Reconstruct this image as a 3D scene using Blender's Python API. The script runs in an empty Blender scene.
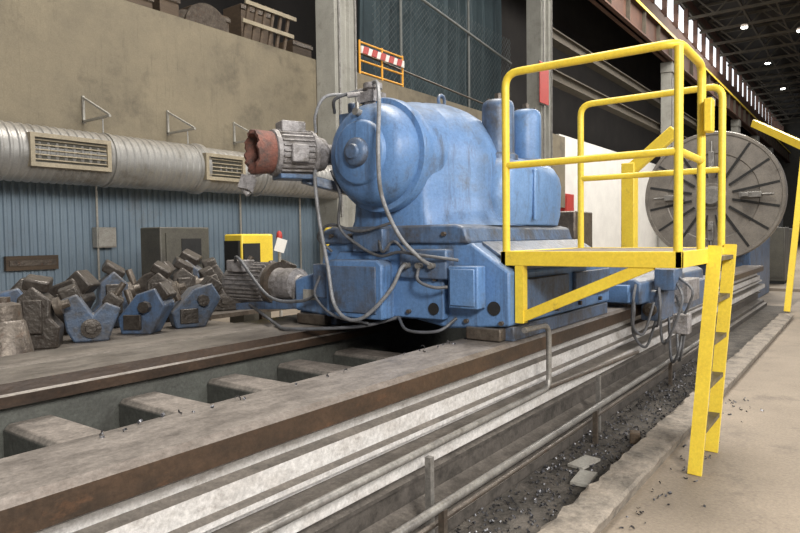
import bpy, bmesh, math, random
from mathutils import Vector, Matrix, Euler
random.seed(7)
C = bpy.context.scene.collection
sc = bpy.context.scene
sc.view_settings.view_transform = 'Standard'

# ---------------------------------------------------------------- materials
def mat(name, c1, c2=None, scale=3.0, rough=0.6, metal=0.0, bump=0.12, grime=None, gamt=0.5,
        gscale=2.0, dust=None, damt=0.8, stretch=(1,1,1), emit=None, estr=0, bscale=30, streak=None, samt=0.5, fine=0.3):
    m = bpy.data.materials.new(name); m.use_nodes = True
    nt = m.node_tree; N = nt.nodes; L = nt.links
    b = N['Principled BSDF']
    b.inputs['Roughness'].default_value = rough
    b.inputs['Metallic'].default_value = metal
    c2 = c2 or tuple(x*0.7 for x in c1)
    tc = N.new('ShaderNodeTexCoord'); mp = N.new('ShaderNodeMapping')
    mp.inputs['Scale'].default_value = stretch
    L.new(tc.outputs['Object'], mp.inputs['Vector'])
    n1 = N.new('ShaderNodeTexNoise'); n1.inputs['Scale'].default_value = scale; n1.inputs['Detail'].default_value = 6
    n1.inputs['Roughness'].default_value = 0.65
    L.new(mp.outputs['Vector'], n1.inputs['Vector'])
    r1 = N.new('ShaderNodeValToRGB')
    r1.color_ramp.elements[0].position = 0.35; r1.color_ramp.elements[1].position = 0.68
    r1.color_ramp.elements[0].color = (*c1,1); r1.color_ramp.elements[1].color = (*c2,1)
    L.new(n1.outputs['Fac'], r1.inputs['Fac'])
    col = r1.outputs['Color']
    def layer(col, vec, sc_, color, amt, width=0.16, strength=0.85):
        n2 = N.new('ShaderNodeTexNoise'); n2.inputs['Scale'].default_value = sc_; n2.inputs['Detail'].default_value = 10
        n2.inputs['Roughness'].default_value = 0.72
        L.new(vec, n2.inputs['Vector'])
        r2 = N.new('ShaderNodeValToRGB'); p = 0.68-0.32*amt
        r2.color_ramp.elements[0].position = p; r2.color_ramp.elements[1].position = p+width
        r2.color_ramp.elements[1].color = (strength,)*3+(1,)
        L.new(n2.outputs['Fac'], r2.inputs['Fac'])
        mx = N.new('ShaderNodeMix'); mx.data_type = 'RGBA'
        L.new(r2.outputs['Color'], mx.inputs['Factor']); L.new(col, mx.inputs['A'])
        mx.inputs['B'].default_value = (*color,1); return mx.outputs['Result']
    if grime: col = layer(col, mp.outputs['Vector'], gscale, grime, gamt)
    if streak:
        m2 = N.new('ShaderNodeMapping'); m2.inputs['Scale'].default_value = (9,9,0.7)
        L.new(tc.outputs['Object'], m2.inputs['Vector'])
        col = layer(col, m2.outputs['Vector'], 1.4, streak, samt, 0.2, 0.75)
    if dust:
        g = N.new('ShaderNodeNewGeometry'); sx = N.new('ShaderNodeSeparateXYZ')
        L.new(g.outputs['Normal'], sx.inputs[0])
        mr = N.new('ShaderNodeMapRange'); mr.inputs['From Min'].default_value = 0.25; mr.inputs['From Max'].default_value = 0.95
        mr.inputs['To Max'].default_value = damt
        L.new(sx.outputs['Z'], mr.inputs['Value'])
        n3 = N.new('ShaderNodeTexNoise'); n3.inputs['Scale'].default_value = 7; n3.inputs['Detail'].default_value = 12
        n3.inputs['Roughness'].default_value = 0.8
        L.new(mp.outputs['Vector'], n3.inputs['Vector'])
        r3 = N.new('ShaderNodeValToRGB')
        r3.color_ramp.elements[0].color = (*[x*0.6 for x in dust],1); r3.color_ramp.elements[1].color = (*[min(1,x*1.25) for x in dust],1)
        r3.color_ramp.elements[0].position = 0.38; r3.color_ramp.elements[1].position = 0.6
        L.new(n3.outputs['Fac'], r3.inputs['Fac'])
        mx = N.new('ShaderNodeMix'); mx.data_type = 'RGBA'
        L.new(mr.outputs['Result'], mx.inputs['Factor']); L.new(col, mx.inputs['A'])
        L.new(r3.outputs['Color'], mx.inputs['B']); col = mx.outputs['Result']
    if fine and not emit:
        n4 = N.new('ShaderNodeTexNoise'); n4.inputs['Scale'].default_value = 45; n4.inputs['Detail'].default_value = 6
        n4.inputs['Roughness'].default_value = 0.8
        L.new(tc.outputs['Object'], n4.inputs['Vector'])
        r4 = N.new('ShaderNodeMapRange'); r4.inputs['From Min'].default_value = 0.35; r4.inputs['From Max'].default_value = 0.65
        r4.inputs['To Min'].default_value = 1-fine; r4.inputs['To Max'].default_value = 1+fine*0.6
        L.new(n4.outputs['Fac'], r4.inputs['Value'])
        vm = N.new('ShaderNodeVectorMath'); vm.operation='SCALE'
        L.new(col, vm.inputs[0]); L.new(r4.outputs['Result'], vm.inputs['Scale']); col = vm.outputs['Vector']
    L.new(col, b.inputs['Base Color'])
    if bump:
        nb = N.new('ShaderNodeTexNoise'); nb.inputs['Scale'].default_value = bscale; nb.inputs['Detail'].default_value = 5
        L.new(mp.outputs['Vector'], nb.inputs['Vector'])
        bp = N.new('ShaderNodeBump'); bp.inputs['Strength'].default_value = bump; bp.inputs['Distance'].default_value = 0.02
        L.new(nb.outputs['Fac'], bp.inputs['Height']); L.new(bp.outputs['Normal'], b.inputs['Normal'])
    if emit:
        b.inputs['Emission Color'].default_value = (*emit,1); b.inputs['Emission Strength'].default_value = estr
    return m

DUST = (0.235,0.21,0.19)
OIL = (0.045,0.05,0.06)
M = dict(
 blue = mat('blue_paint', (0.10,0.21,0.43), (0.145,0.265,0.48), 2, 0.42, grime=(0.10,0.13,0.185), gamt=0.52, gscale=4, streak=OIL, samt=0.52, dust=(0.18,0.215,0.27), damt=0.7, bump=0.12, fine=0.18),
 blued = mat('dirty_blue_paint', (0.08,0.15,0.28), (0.11,0.14,0.20), 3, 0.42, grime=(0.07,0.068,0.07), gamt=0.65, gscale=5, streak=OIL, samt=0.6, dust=(0.17,0.17,0.17), damt=0.8, bump=0.2, fine=0.2),
 bluel = mat('light_blue_paint', (0.17,0.30,0.54), (0.13,0.25,0.47), 2, 0.4, grime=(0.13,0.16,0.21), gamt=0.4, gscale=4, streak=OIL, samt=0.4, dust=(0.2,0.22,0.26), damt=0.7, fine=0.18),
 bluedull = mat('dull_blue_paint', (0.075,0.12,0.20), (0.085,0.10,0.13), 5, 0.5, grime=(0.06,0.055,0.05), gamt=0.65, gscale=7, dust=(0.18,0.165,0.15), damt=0.7, bump=0.3),
 yellow = mat('yellow_paint', (0.85,0.64,0.06), (0.77,0.55,0.05), 5, 0.4, grime=(0.30,0.20,0.06), gamt=0.25, gscale=9, bump=0.05, fine=0.12),
 orange = mat('orange_yellow_paint', (0.85,0.42,0.04), (0.75,0.34,0.03), 5, 0.5),
 grating = mat('dirty_platform_plate', (0.27,0.22,0.17), (0.17,0.145,0.12), 8, 0.7),
 tread = mat('worn_tread', (0.20,0.15,0.06), (0.08,0.07,0.05), 12, 0.6),
 railtop = mat('dusty_guideway_iron', (0.075,0.046,0.029), (0.036,0.025,0.018), 7, 0.42, metal=0.2, grime=(0.12,0.06,0.032), gamt=0.35, gscale=12, dust=DUST, damt=0.95, stretch=(0.5,1,1)),
 railrear = mat('dark_rear_guideway_iron', (0.06,0.038,0.025), (0.03,0.021,0.016), 7, 0.42, metal=0.2, grime=(0.10,0.052,0.03), gamt=0.35, gscale=12, dust=(0.19,0.17,0.15), damt=0.95, stretch=(0.5,1,1)),
 bedside = mat('silver_bed_paint', (0.58,0.57,0.56), (0.44,0.42,0.40), 7, 0.55, metal=0.0, grime=(0.21,0.185,0.16), gamt=0.38, gscale=9, stretch=(0.8,1,1.2), dust=(0.17,0.15,0.13), damt=0.97, bump=0.25),
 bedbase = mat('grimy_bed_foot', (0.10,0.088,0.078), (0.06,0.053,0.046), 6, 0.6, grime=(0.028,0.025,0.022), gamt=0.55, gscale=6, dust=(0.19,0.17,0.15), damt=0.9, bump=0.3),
 bedin = mat('grey_green_casting', (0.085,0.09,0.08), (0.05,0.05,0.045), 3, 0.6, grime=(0.03,0.027,0.024), gamt=0.5, dust=(0.24,0.21,0.185), damt=0.95, bump=0.25),
 dark = mat('dark_grease', (0.03,0.028,0.026), (0.05,0.045,0.04), 6, 0.5),
 concrete = mat('floor_concrete', (0.285,0.235,0.18), (0.22,0.182,0.14), 1.4, 0.75, grime=(0.14,0.115,0.092), gamt=0.48, gscale=2.2, bump=0.2, bscale=40, fine=0.22),
 pit = mat('pit_dirt', (0.11,0.096,0.082), (0.035,0.032,0.028), 5, 0.85, bump=0.6, bscale=30, fine=0.5),
 curb = mat('curb_concrete', (0.29,0.25,0.205), (0.17,0.15,0.125), 5, 0.85, grime=(0.085,0.075,0.063), gamt=0.48, gscale=5, bump=0.7, bscale=20),
 wallc = mat('stained_wall_concrete', (0.22,0.187,0.128), (0.165,0.142,0.10), 1.2, 0.85, grime=(0.105,0.09,0.065), gamt=0.5, gscale=0.9, streak=(0.095,0.085,0.062), samt=0.35, bump=0.3, bscale=12, fine=0.15),
 corr = mat('blue_corrugated_steel', (0.20,0.265,0.325), (0.16,0.215,0.27), 1.0, 0.5, metal=0.0, grime=(0.14,0.155,0.17), gamt=0.3, gscale=0.7, bump=0, fine=0.1),
 duct = mat('galvanised_duct', (0.36,0.355,0.34), (0.27,0.265,0.25), 2, 0.42, metal=0.35, grime=(0.19,0.17,0.145), gamt=0.42, dust=(0.31,0.28,0.235), damt=0.7, fine=0.15),
 vent = mat('beige_vent_frame', (0.36,0.31,0.22), (0.28,0.24,0.17), 4, 0.6),
 col = mat('column_concrete', (0.35,0.345,0.31), (0.27,0.265,0.235), 1.5, 0.8, grime=(0.18,0.17,0.15), gamt=0.4, streak=(0.14,0.13,0.11), samt=0.3, fine=0.15),
 steel = mat('worn_steel', (0.32,0.31,0.29), (0.19,0.18,0.17), 6, 0.42, metal=0.5, grime=(0.09,0.075,0.06), gamt=0.4, gscale=8),
 motor = mat('grey_motor_iron', (0.34,0.325,0.33), (0.20,0.19,0.19), 8, 0.5, metal=0.15, grime=(0.09,0.077,0.063), gamt=0.58, gscale=10, dust=(0.26,0.235,0.205), damt=0.5, bump=0.5),
 rust = mat('rusty_red_iron', (0.21,0.08,0.058), (0.12,0.062,0.05), 12, 0.75, grime=(0.08,0.06,0.055), gamt=0.5, gscale=12, bump=0.5),
 cable = mat('grey_hose', (0.13,0.135,0.15), (0.07,0.07,0.07), 10, 0.5),
 cablel = mat('pale_conduit', (0.27,0.28,0.30), (0.15,0.15,0.15), 10, 0.45),
 black = mat('black_void', (0.012,0.012,0.012), (0.02,0.02,0.02), 5, 0.8),
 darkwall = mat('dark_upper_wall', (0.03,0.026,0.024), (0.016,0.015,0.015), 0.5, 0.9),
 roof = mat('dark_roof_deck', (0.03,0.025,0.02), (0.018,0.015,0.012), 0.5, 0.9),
 truss = mat('roof_truss_paint', (0.10,0.084,0.06), (0.06,0.052,0.04), 2, 0.8),
 redb = mat('red_brown_girder', (0.12,0.055,0.034), (0.07,0.036,0.026), 1, 0.7),
 brown = mat('brown_wood', (0.10,0.068,0.042), (0.06,0.042,0.028), 4, 0.7, stretch=(0.4,1,3)),
 net = mat('teal_netting', (0.065,0.10,0.115), (0.03,0.047,0.056), 0.8, 0.8, stretch=(1,1,0.3)),
 wire = mat('fence_wire', (0.085,0.11,0.115), (0.06,0.08,0.085), 3, 0.7),
 pole = mat('fence_pole', (0.2,0.21,0.2), (0.14,0.15,0.145), 3, 0.6),
 white = mat('white_panel', (0.80,0.79,0.75), (0.70,0.69,0.66), 1, 0.6, fine=0.08),
 plate = mat('dull_plate', (0.42,0.41,0.37), (0.3,0.28,0.25), 6, 0.6),
 red = mat('red_sign_paint', (0.5,0.05,0.04), (0.4,0.04,0.03), 2, 0.5),
 face = mat('faceplate_iron', (0.27,0.245,0.215), (0.18,0.165,0.147), 3, 0.42, metal=0.35, grime=(0.13,0.115,0.10), gamt=0.35),
 tool = mat('rusty_tool_steel', (0.15,0.125,0.10), (0.07,0.055,0.045), 9, 0.42, metal=0.4, grime=(0.11,0.055,0.03), gamt=0.4, gscale=11, dust=(0.24,0.215,0.19), damt=0.7, bump=0.3),
 toold = mat('dark_greasy_steel', (0.095,0.082,0.07), (0.045,0.038,0.033), 9, 0.38, metal=0.3, grime=(0.045,0.032,0.024), gamt=0.5, gscale=9, dust=(0.17,0.152,0.135), damt=0.55, bump=0.4),
 cabin = mat('grey_cabinet_paint', (0.10,0.095,0.075), (0.07,0.065,0.055), 3, 0.5),
 chip = mat('steel_swarf', (0.2,0.2,0.21), (0.04,0.04,0.05), 40, 0.35, metal=0.6, bump=0),
 glass = mat('daylight_window', (0.9,0.95,1), (0.85,0.9,1), 1, 0.4, emit=(0.92,0.96,1.0), estr=1.4, bump=0),
 lamp = mat('lit_lamp', (1,1,1), (1,1,1), 1, 0.4, emit=(1,0.97,0.9), estr=10, bump=0),
)

# ---------------------------------------------------------------- geometry
def catmull(P, k=8):
    P = [Vector(p) for p in P]
    if len(P) < 3: return P
    Q = [P[0]*2-P[1]] + P + [P[-1]*2-P[-2]]
    out = []
    for i in range(1, len(Q)-2):
        for j in range(k):
            t = j/k; a,b,c,d = Q[i-1],Q[i],Q[i+1],Q[i+2]
            out.append(0.5*((2*b)+(c-a)*t+(2*a-5*b+4*c-d)*t*t+(3*b-3*c+d-a)*t**3))
    out.append(P[-1]); return out

def fillet(P, r, k=5):
    P = [Vector(p) for p in P]; out = [P[0]]
    for i in range(1, len(P)-1):
        a = (P[i-1]-P[i]); b = (P[i+1]-P[i])
        rr = min(r, a.length*0.45, b.length*0.45)
        s = P[i]+a.normalized()*rr; e = P[i]+b.normalized()*rr
        for j in range(k+1):
            t = j/k; out.append(s*(1-t)**2+P[i]*2*t*(1-t)+e*t*t)
    out.append(P[-1]); return out

def frame(d):
    d = d.normalized(); u = Vector((0,0,1)) if abs(d.z) < 0.9 else Vector((1,0,0))
    a = d.cross(u).normalized(); b = a.cross(d).normalized(); return a, b

ORG = {}
class G:
    def __init__(s): s.v=[]; s.f=[]
    def add(s, V, F):
        o = len(s.v); s.v += [Vector(x) for x in V]; s.f += [tuple(i+o for i in f) for f in F]; return s
    def box(s, x0,x1,y0,y1,z0,z1):
        return s.add([(x0,y0,z0),(x1,y0,z0),(x1,y1,z0),(x0,y1,z0),(x0,y0,z1),(x1,y0,z1),(x1,y1,z1),(x0,y1,z1)],
            [(0,3,2,1),(4,5,6,7),(0,1,5,4),(1,2,6,5),(2,3,7,6),(3,0,4,7)])
    def obox(s, c, size, rot=(0,0,0)):
        E = Euler(rot).to_matrix(); c = Vector(c); h = [x/2 for x in size]
        V = [c+E@Vector((a*h[0],b*h[1],d*h[2])) for d in (-1,1) for a,b in ((-1,-1),(1,-1),(1,1),(-1,1))]
        return s.add(V, [(0,3,2,1),(4,5,6,7),(0,1,5,4),(1,2,6,5),(2,3,7,6),(3,0,4,7)])
    def bar(s, p0, p1, w, h):
        p0=Vector(p0); p1=Vector(p1); a,b = frame(p1-p0); V=[]
        for p in (p0,p1):
            for i,j in ((-1,-1),(1,-1),(1,1),(-1,1)): V.append(p+a*i*w/2+b*j*h/2)
        return s.add(V, [(0,3,2,1),(4,5,6,7),(0,1,5,4),(1,2,6,5),(2,3,7,6),(3,0,4,7)])
    def loft(s, secs, caps=True, closed=True):
        n = len(secs[0]); V=[p for q in secs for p in q]; F=[]
        for i in range(len(secs)-1):
            for j in range(n if closed else n-1):
                k=(j+1)%n; F.append((i*n+j, i*n+k, (i+1)*n+k, (i+1)*n+j))
        if caps: F.append(tuple(range(n-1,-1,-1))); F.append(tuple((len(secs)-1)*n+j for j in range(n)))
        return s.add(V,F)
    def prismx(s, prof, x0, x1): return s.loft([[(x,y,z) for y,z in prof] for x in (x0,x1)])
    def prismy(s, prof, y0, y1): return s.loft([[(x,y,z) for x,z in prof] for y in (y0,y1)])
    def prismz(s, prof, z0, z1): return s.loft([[(x,y,z) for x,y in prof] for z in (z0,z1)])
    def revolve(s, o, d, prof, n=32, jit=0):
        o=Vector(o); d=Vector(d).normalized(); a,b=frame(d)
        S=[[o+d*t+(a*math.cos(2*math.pi*i/n)+b*math.sin(2*math.pi*i/n))*max(r,1e-4) for i in range(n)] for t,r in prof]
        if jit:
            J=[random.uniform(-jit,jit) for i in range(n)]
            for q,(t,r) in zip(S,prof):
                if t<=0.025:
                    for i in range(n): q[i]=q[i]+d*J[i]
        return s.loft(S)
    def cyl(s, p0, p1, r, r2=None, n=24):
        p0=Vector(p0); p1=Vector(p1)
        return s.revolve(p0, p1-p0, [(0,r),((p1-p0).length, r if r2 is None else r2)], n)
    def tube(s, P, r, n=10, smooth=8):
        P = catmull(P, smooth) if smooth else [Vector(p) for p in P]
        secs=[]; a,b = frame(P[1]-P[0])
        for i,p in enumerate(P):
            d = (P[min(i+1,len(P)-1)]-P[max(i-1,0)]).normalized()
            a = (a-d*a.dot(d)).normalized(); b = d.cross(a)
            secs.append([p+(a*math.cos(2*math.pi*k/n)+b*math.sin(2*math.pi*k/n))*r for k in range(n)])
        return s.loft(secs)
    def obj(s, name, m, parent=None, label=None, category=None, group=None, kind=None, bevel=0, origin=None):
        xs=[p.x for p in s.v]; ys=[p.y for p in s.v]; zs=[p.z for p in s.v]
        c = Vector(origin) if origin else Vector(((min(xs)+max(xs))/2,(min(ys)+max(ys))/2,min(zs)))
        me = bpy.data.meshes.new(name); me.from_pydata([p-c for p in s.v], [], s.f)
        bm = bmesh.new(); bm.from_mesh(me); bmesh.ops.recalc_face_normals(bm, faces=bm.faces); bm.to_mesh(me); bm.free()
        me.polygons.foreach_set('use_smooth', [True]*len(me.polygons))
        me.set_sharp_from_angle(angle=math.radians(38))
        me.materials.append(M[m]); me.update()
        ob = bpy.data.objects.new(name, me); C.objects.link(ob); ORG[ob.name] = c
        if parent: ob.parent = parent; ob.location = c-ORG[parent.name]
        else: ob.location = c
        if label: ob['label']=label
        if category: ob['category']=category
        if group: ob['group']=group
        if kind: ob['kind']=kind
        if bevel:
            md = ob.modifiers.new('Bevel','BEVEL'); md.width=bevel; md.segments=2; md.limit_method='ANGLE'; md.angle_limit=math.radians(40)
        return ob

def thing(name, loc, label, category, group=None):
    e = bpy.data.objects.new(name, None); C.objects.link(e); e.location = loc; ORG[e.name]=Vector(loc)
    e.empty_display_size=0.2; e['label']=label; e['category']=category
    if group: e['group']=group
    return e
def dup(root, loc):
    r = root.copy(); C.objects.link(r); r.location = loc
    for ch in [c for c in root.children]:
        k = ch.copy(); C.objects.link(k); k.parent = r
    return r

# ---------------------------------------------------------------- setting
PZ=-0.08
g=G(); g.prismx([(-14,-0.4),(-14,0),(1.35,0),(1.35,PZ),(5.0,PZ),(5.0,0),(13.2,0),(13.2,-0.4)],-8,21.5).box(21.5,132,-14,13.2,-0.4,0)
g.obj('floor','concrete',kind='structure')
g=G(); g.prismx([(1.39,PZ),(1.39,PZ+0.012),(1.90,PZ+0.012),(1.90,PZ)],-4,17)
g.obj('trench_grime','pit',label='dusty dark dirt layer on the trench bottom beside the bed',category='dirt',kind='stuff')
secs=[]; n=220
for i in range(n+1):
    x=-4+18*i/n; j=lambda s:random.uniform(-s,s)
    secs.append([(x,1.15,0.0),(x,1.13+j(.004),0.075+j(.004)),(x,1.15+j(.006),0.09),(x,1.25+j(.006),0.09+j(.004)),(x,1.345+j(.018),0.085+j(.007)),(x,1.37+j(.018),0.05+j(.01)),(x,1.375,PZ+.002),(x,1.352,PZ+.002),(x,1.352,0.0)])
g=G(); g.loft(secs)
g.obj('concrete_curb','curb',label='rough worn concrete curb edging the trench along the bed',category='curb')
prof=[]; x=1.0
while x<30:
    prof += [(x,12.34),(x+0.06,12.34),(x+0.075,12.31),(x+0.12,12.31)]; x+=0.14
prof += [(30,12.34),(30,12.5),(1.0,12.5)]
g=G(); g.prismz(prof,0,3.0); g.obj('wall_left','corr',kind='structure')
g=G(); g.box(-6,30,12.5,12.8,0,3.0).box(-6,30,12.0,12.9,3.0,6.4); g.obj('wall_upper','wallc',kind='structure')
g=G(); g.box(30,130,12.3,12.6,0,6.6); g.obj('wall_white','white',kind='structure')
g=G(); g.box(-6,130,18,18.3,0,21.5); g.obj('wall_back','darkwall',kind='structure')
g=G(); g.box(-6,130,12.9,18,5.9,6.1); g.obj('floor_mezzanine','col',kind='structure')
g=G(); g.box(130,130.4,-14,18.3,0,21.5); g.obj('wall_end','cabin',kind='structure')
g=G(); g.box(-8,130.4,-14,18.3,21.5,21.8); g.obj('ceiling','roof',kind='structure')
for i in range(26):
    x=40+i*3.4
    g=G(); g.box(x,x+3.1,12.55,12.6,18.1,19.9); g.obj('window_%d'%(i+1),'glass',kind='structure')
g=G(); g.box(30,130,12.6,12.9,16.4,21.5); g.obj('wall_clerestory','redb',kind='structure')
g=G(); g.box(30,130,12.35,12.5,16.9,17.6); g.obj('trim_1','redb',kind='structure')
g=G(); g.box(30,130,12.35,12.5,20.0,20.4); g.obj('trim_2','truss',kind='structure')
k=3
for i in range(27):
    x=39.7+i*3.4
    g=G(); g.box(x,x+0.3,12.22,12.6,17.6,20.0); g.obj('trim_%d'%k,'redb',kind='structure'); k+=1
def column(x, y0=11.3, lab='', w=0.5):
    t=thing('building_column',(x,y0+0.3,0),lab,'column','hall columns')
    g=G(); g.prismz([(x-w,y0),(x-w+0.3,y0),(x-w+0.33,y0+0.12),(x+w-0.33,y0+0.12),(x+w-0.3,y0),(x+w,y0),(x+w,y0+0.68),(x-w,y0+0.68)],0,13.4)
    g.obj('shaft','col',t,bevel=0.02)
    g=G(); g.box(x-0.65,x+0.65,y0-0.1,y0+0.69,12.9,13.6); g.obj('capital','col',t,bevel=0.02)
    for dx in (-w+0.12,w-0.12):
        g=G(); g.cyl((x+dx,y0-0.05,2.2),(x+dx,y0-0.05,12.8),0.03); g.obj('conduit','steel',t)
    return t
column(13.1,lab='pale concrete building column with recessed face and conduits',w=0.45)
for x in (26.2,48,62,76,90,104): column(x,lab='tall pale building column carrying the crane girder',w=0.55)
t=thing('crane_runway_girder',(70,11.4,13.6),'long dark red-brown crane girder with yellow edge','girder')
g=G(); g.box(-2,128,11.35,11.5,13.6,15.2).box(-2,128,11.1,11.75,15.2,15.3).box(-2,128,11.1,11.75,13.6,13.7); g.obj('beam','redb',t)
for i in range(40):
    g=G(); g.box(-1+i*3.2,-0.95+i*3.2,11.12,11.35,13.7,15.2); g.obj('stiffener','truss',t)
g=G(); g.box(-2,128,11.37,11.47,15.3,15.45); g.obj('crane_rail','steel',t)
g=G(); g.box(-2,128,11.06,11.1,15.12,15.3); g.obj('edge_strip','yellow',t)
for z,y in ((9.0,12.2),(11.2,12.6)):
    g=G(); g.box(28,128,y,y+0.25,z,z+0.4).box(28,128,y-0.15,y+0.4,z+0.4,z+0.46).box(28,128,y-0.15,y+0.4,z-0.06,z)
    g.obj('steel_beam','truss',label='long horizontal dark steel beam between wall columns',category='beam',group='wall beams')
t=thing('roof_truss',(34,0,19),'dark steel roof truss with crossed lattice bars','roof truss','roof trusses')
g=G(); g.box(33.9,34.1,-13.5,12.2,19.0,19.2); g.obj('lower_chord','truss',t)
g=G(); g.box(33.9,34.1,-13.5,12.2,21.2,21.4); g.obj('upper_chord','truss',t)
g=G(); y=-13.5; k=0
while y<11:
    g.bar((34,y,19.1 if k%2 else 21.3),(34,y+2.15,21.3 if k%2 else 19.1),0.12,0.12); y+=2.15; k+=1
g.obj('lattice','truss',t)
for i in range(1,20): dup(t,(34+i*4.5,0,19))
t=thing('roof_purlins',(80,0,20.8),'long dark steel purlins running under the roof','purlins'); 
for y in (-9,-5,-1,1.5,4,6.5,9):
    g=G(); g.box(30,129,y,y+0.15,20.8,21.1); g.obj('purlin','truss',t)
def lampat(x,y,z):
    t=thing('high_bay_lamp',(x,y,z),'small white round high bay lamp hanging from the roof','lamp','hall lamps')
    g=G(); g.revolve((x,y,z+0.35),(0,0,-1),[(0,0.12),(0.12,0.2),(0.3,0.28),(0.35,0.28)],20); g.obj('lamp_shade','tool',t)
    g=G(); g.revolve((x,y,z-0.01),(0,0,-1),[(0,0.26),(0.08,0.2),(0.12,0.05)],20); g.obj('bulb','lamp',t)
    g=G(); g.cyl((x,y,z+0.35),(x,y,21.5),0.03,n=8); g.obj('rod','truss',t)
for x,y in ((42,8.2),(48,5.5),(60,8.6),(64,5.0),(74,8.5),(76,5.5),(88,8.5),(90,5),(104,7)): lampat(x,y,18.6)

t=thing('safety_fence',(21,13.3,6.1),'wire mesh fence in front of hanging teal tarpaulin','fence')
secs=[]
for i in range(121):
    x=16.5+i*10/120; y=13.6+0.14*math.sin(i*0.7)+0.08*math.sin(i*1.9)
    secs.append([(x,y,6.1),(x,y+0.05,8),(x,y-0.03,10.5),(x,y,13.2)])
g=G(); g.loft(secs,caps=False,closed=False); g.obj('tarpaulin','net',t)
g=G()
for i in range(-22,42):
    xa=16.5+i*0.25
    for s in (1,-1):
        p=[]
        for zz in (6.1,10.4):
            xx = xa+(zz-6.1) if s==1 else xa+4.3-(zz-6.1)
            p.append((xx,zz))
        (x0,z0),(x1,z1)=p
        def clip(xc):
            f=(xc-x0)/(x1-x0); return (xc,z0+f*(z1-z0))
        lo,hi=16.5,26.4
        if max(x0,x1)<lo or min(x0,x1)>hi: continue
        P=[(x0,z0),(x1,z1)]
        P=[clip(lo) if q[0]<lo else (clip(hi) if q[0]>hi else q) for q in P]
        if abs(P[0][0]-P[1][0])<0.05: continue
        g.bar((P[0][0],13.1,P[0][1]),(P[1][0],13.1,P[1][1]),0.01,0.01)
g.obj('wire_mesh','wire',t,label='fine diagonal fence wire').__setitem__('kind','stuff')
for x in (18.0,22.6):
    g=G(); g.cyl((x,13.05,6.1),(x,13.05,13.5),0.045,n=8); g.obj('pole','pole',t)
g=G(); g.tube([(14.2,12.6,7.3),(18,12.7,7.2),(26,12.7,6.9)],0.035,smooth=0); g.obj('top_rail','tool',t)
g=G(); g.tube([(16.4,12.98,10.4),(26.2,12.98,9.3)],0.05,smooth=0); g.obj('sloping_rail','pole',t)
t=thing('safety_barrier',(16,12.5,6.4),'orange railing with striped red and white board on the ledge','barrier')
for x in (15.1,16.2,17.3):
    g=G(); g.cyl((x,12.5,6.4),(x,12.5,7.6),0.035,n=10); g.obj('post','orange',t)
for z in (6.65,7.0,7.55):
    g=G(); g.cyl((15.1,12.5,z),(17.3,12.5,z),0.03,n=10); g.obj('rail','orange',t)
g=G(); g.box(15.1,17.3,12.42,12.46,7.2,7.42); b=g.obj('board','white',t)
for i in range(5):
    g=G(); g.prismy([(15.15+i*0.43,7.2),(15.38+i*0.43,7.2),(15.46+i*0.43,7.42),(15.23+i*0.43,7.42)],12.4,12.425); g.obj('stripe','red',b)
t=thing('timber_rack',(11.9,13.0,6.1),'weathered wooden rack leaning on the upper ledge','rack')
for i in range(6):
    g=G(); g.obox((11.2+i*0.28,13.1,6.98),(0.08,0.06,1.75),(0,0.2,0)); g.obj('slat','brown',t)
for z in (6.55,7.2,7.7):
    g=G(); g.box(10.95+(z-6.5)*0.2,12.75+(z-6.5)*0.2,13.02,13.07,z,z+0.1); g.obj('rail','vent',t)
t=thing('cable_reel',(10.1,13.5,6.1),'old round reel with flanges standing on the ledge','reel')
for y in (13.15,13.85):
    g=G(); g.revolve((10.1,y,6.75),(0,1,0),[(0,0.2),(0,0.65),(0.08,0.65),(0.08,0.2)],32); g.obj('flange','tool',t)
g=G(); g.cyl((10.1,13.2,6.75),(10.1,13.85,6.75),0.4); g.obj('drum','brown',t)
for i,(x,y,w,h) in enumerate(((7.9,13.4,1.2,1.0),(6.5,13.6,0.9,0.9),(8.9,14.6,0.8,2.0),(4.8,13.5,1.1,1.0),(14.2,14.4,0.8,1.5),(11.0,14.6,1.2,1.6),(12.8,14.8,1.2,2.2),(9.0,13.5,0.5,1.2))):
    t=thing('storage_crate',(x,y,6.1),'dark stored machine crate on the mezzanine','crate','mezzanine crates')
    g=G(); g.box(x-w/2,x+w/2,y-0.4,y+0.4,6.16,6.1+h); g.obj('body','brown',t,bevel=0.02)
    for xx in (x-w/2,x+w/2-0.12):
        g=G(); g.box(xx,xx+0.12,y-0.45,y+0.45,6.1,6.16); g.obj('skid','brown',t)
    for zz in (6.3,5.95+h):
        g=G(); g.box(x-w/2-0.02,x+w/2+0.02,y-0.43,y-0.4,zz,zz+0.1); g.obj('batten','tool',t)
t=thing('wall_sign',(25.7,11.25,7.2),'plain red sign panel fixed to a column','sign')
g=G(); g.box(25.2,26.1,11.16,11.19,7.2,8.9); g.obj('plate','red',t)
g=G(); g.box(25.17,26.13,11.19,11.22,7.16,8.94); g.obj('backing','steel',t)
t=thing('wall_box',(30.6,12.2,2.6),'plain red box fixed low on the white wall','wall box')
g=G(); g.box(30.1,31.3,12.05,12.3,2.6,3.7); g.obj('body','red',t,bevel=0.02)
g=G(); g.box(30.2,31.2,12.02,12.05,2.7,3.6); g.obj('door','red',t)

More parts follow.
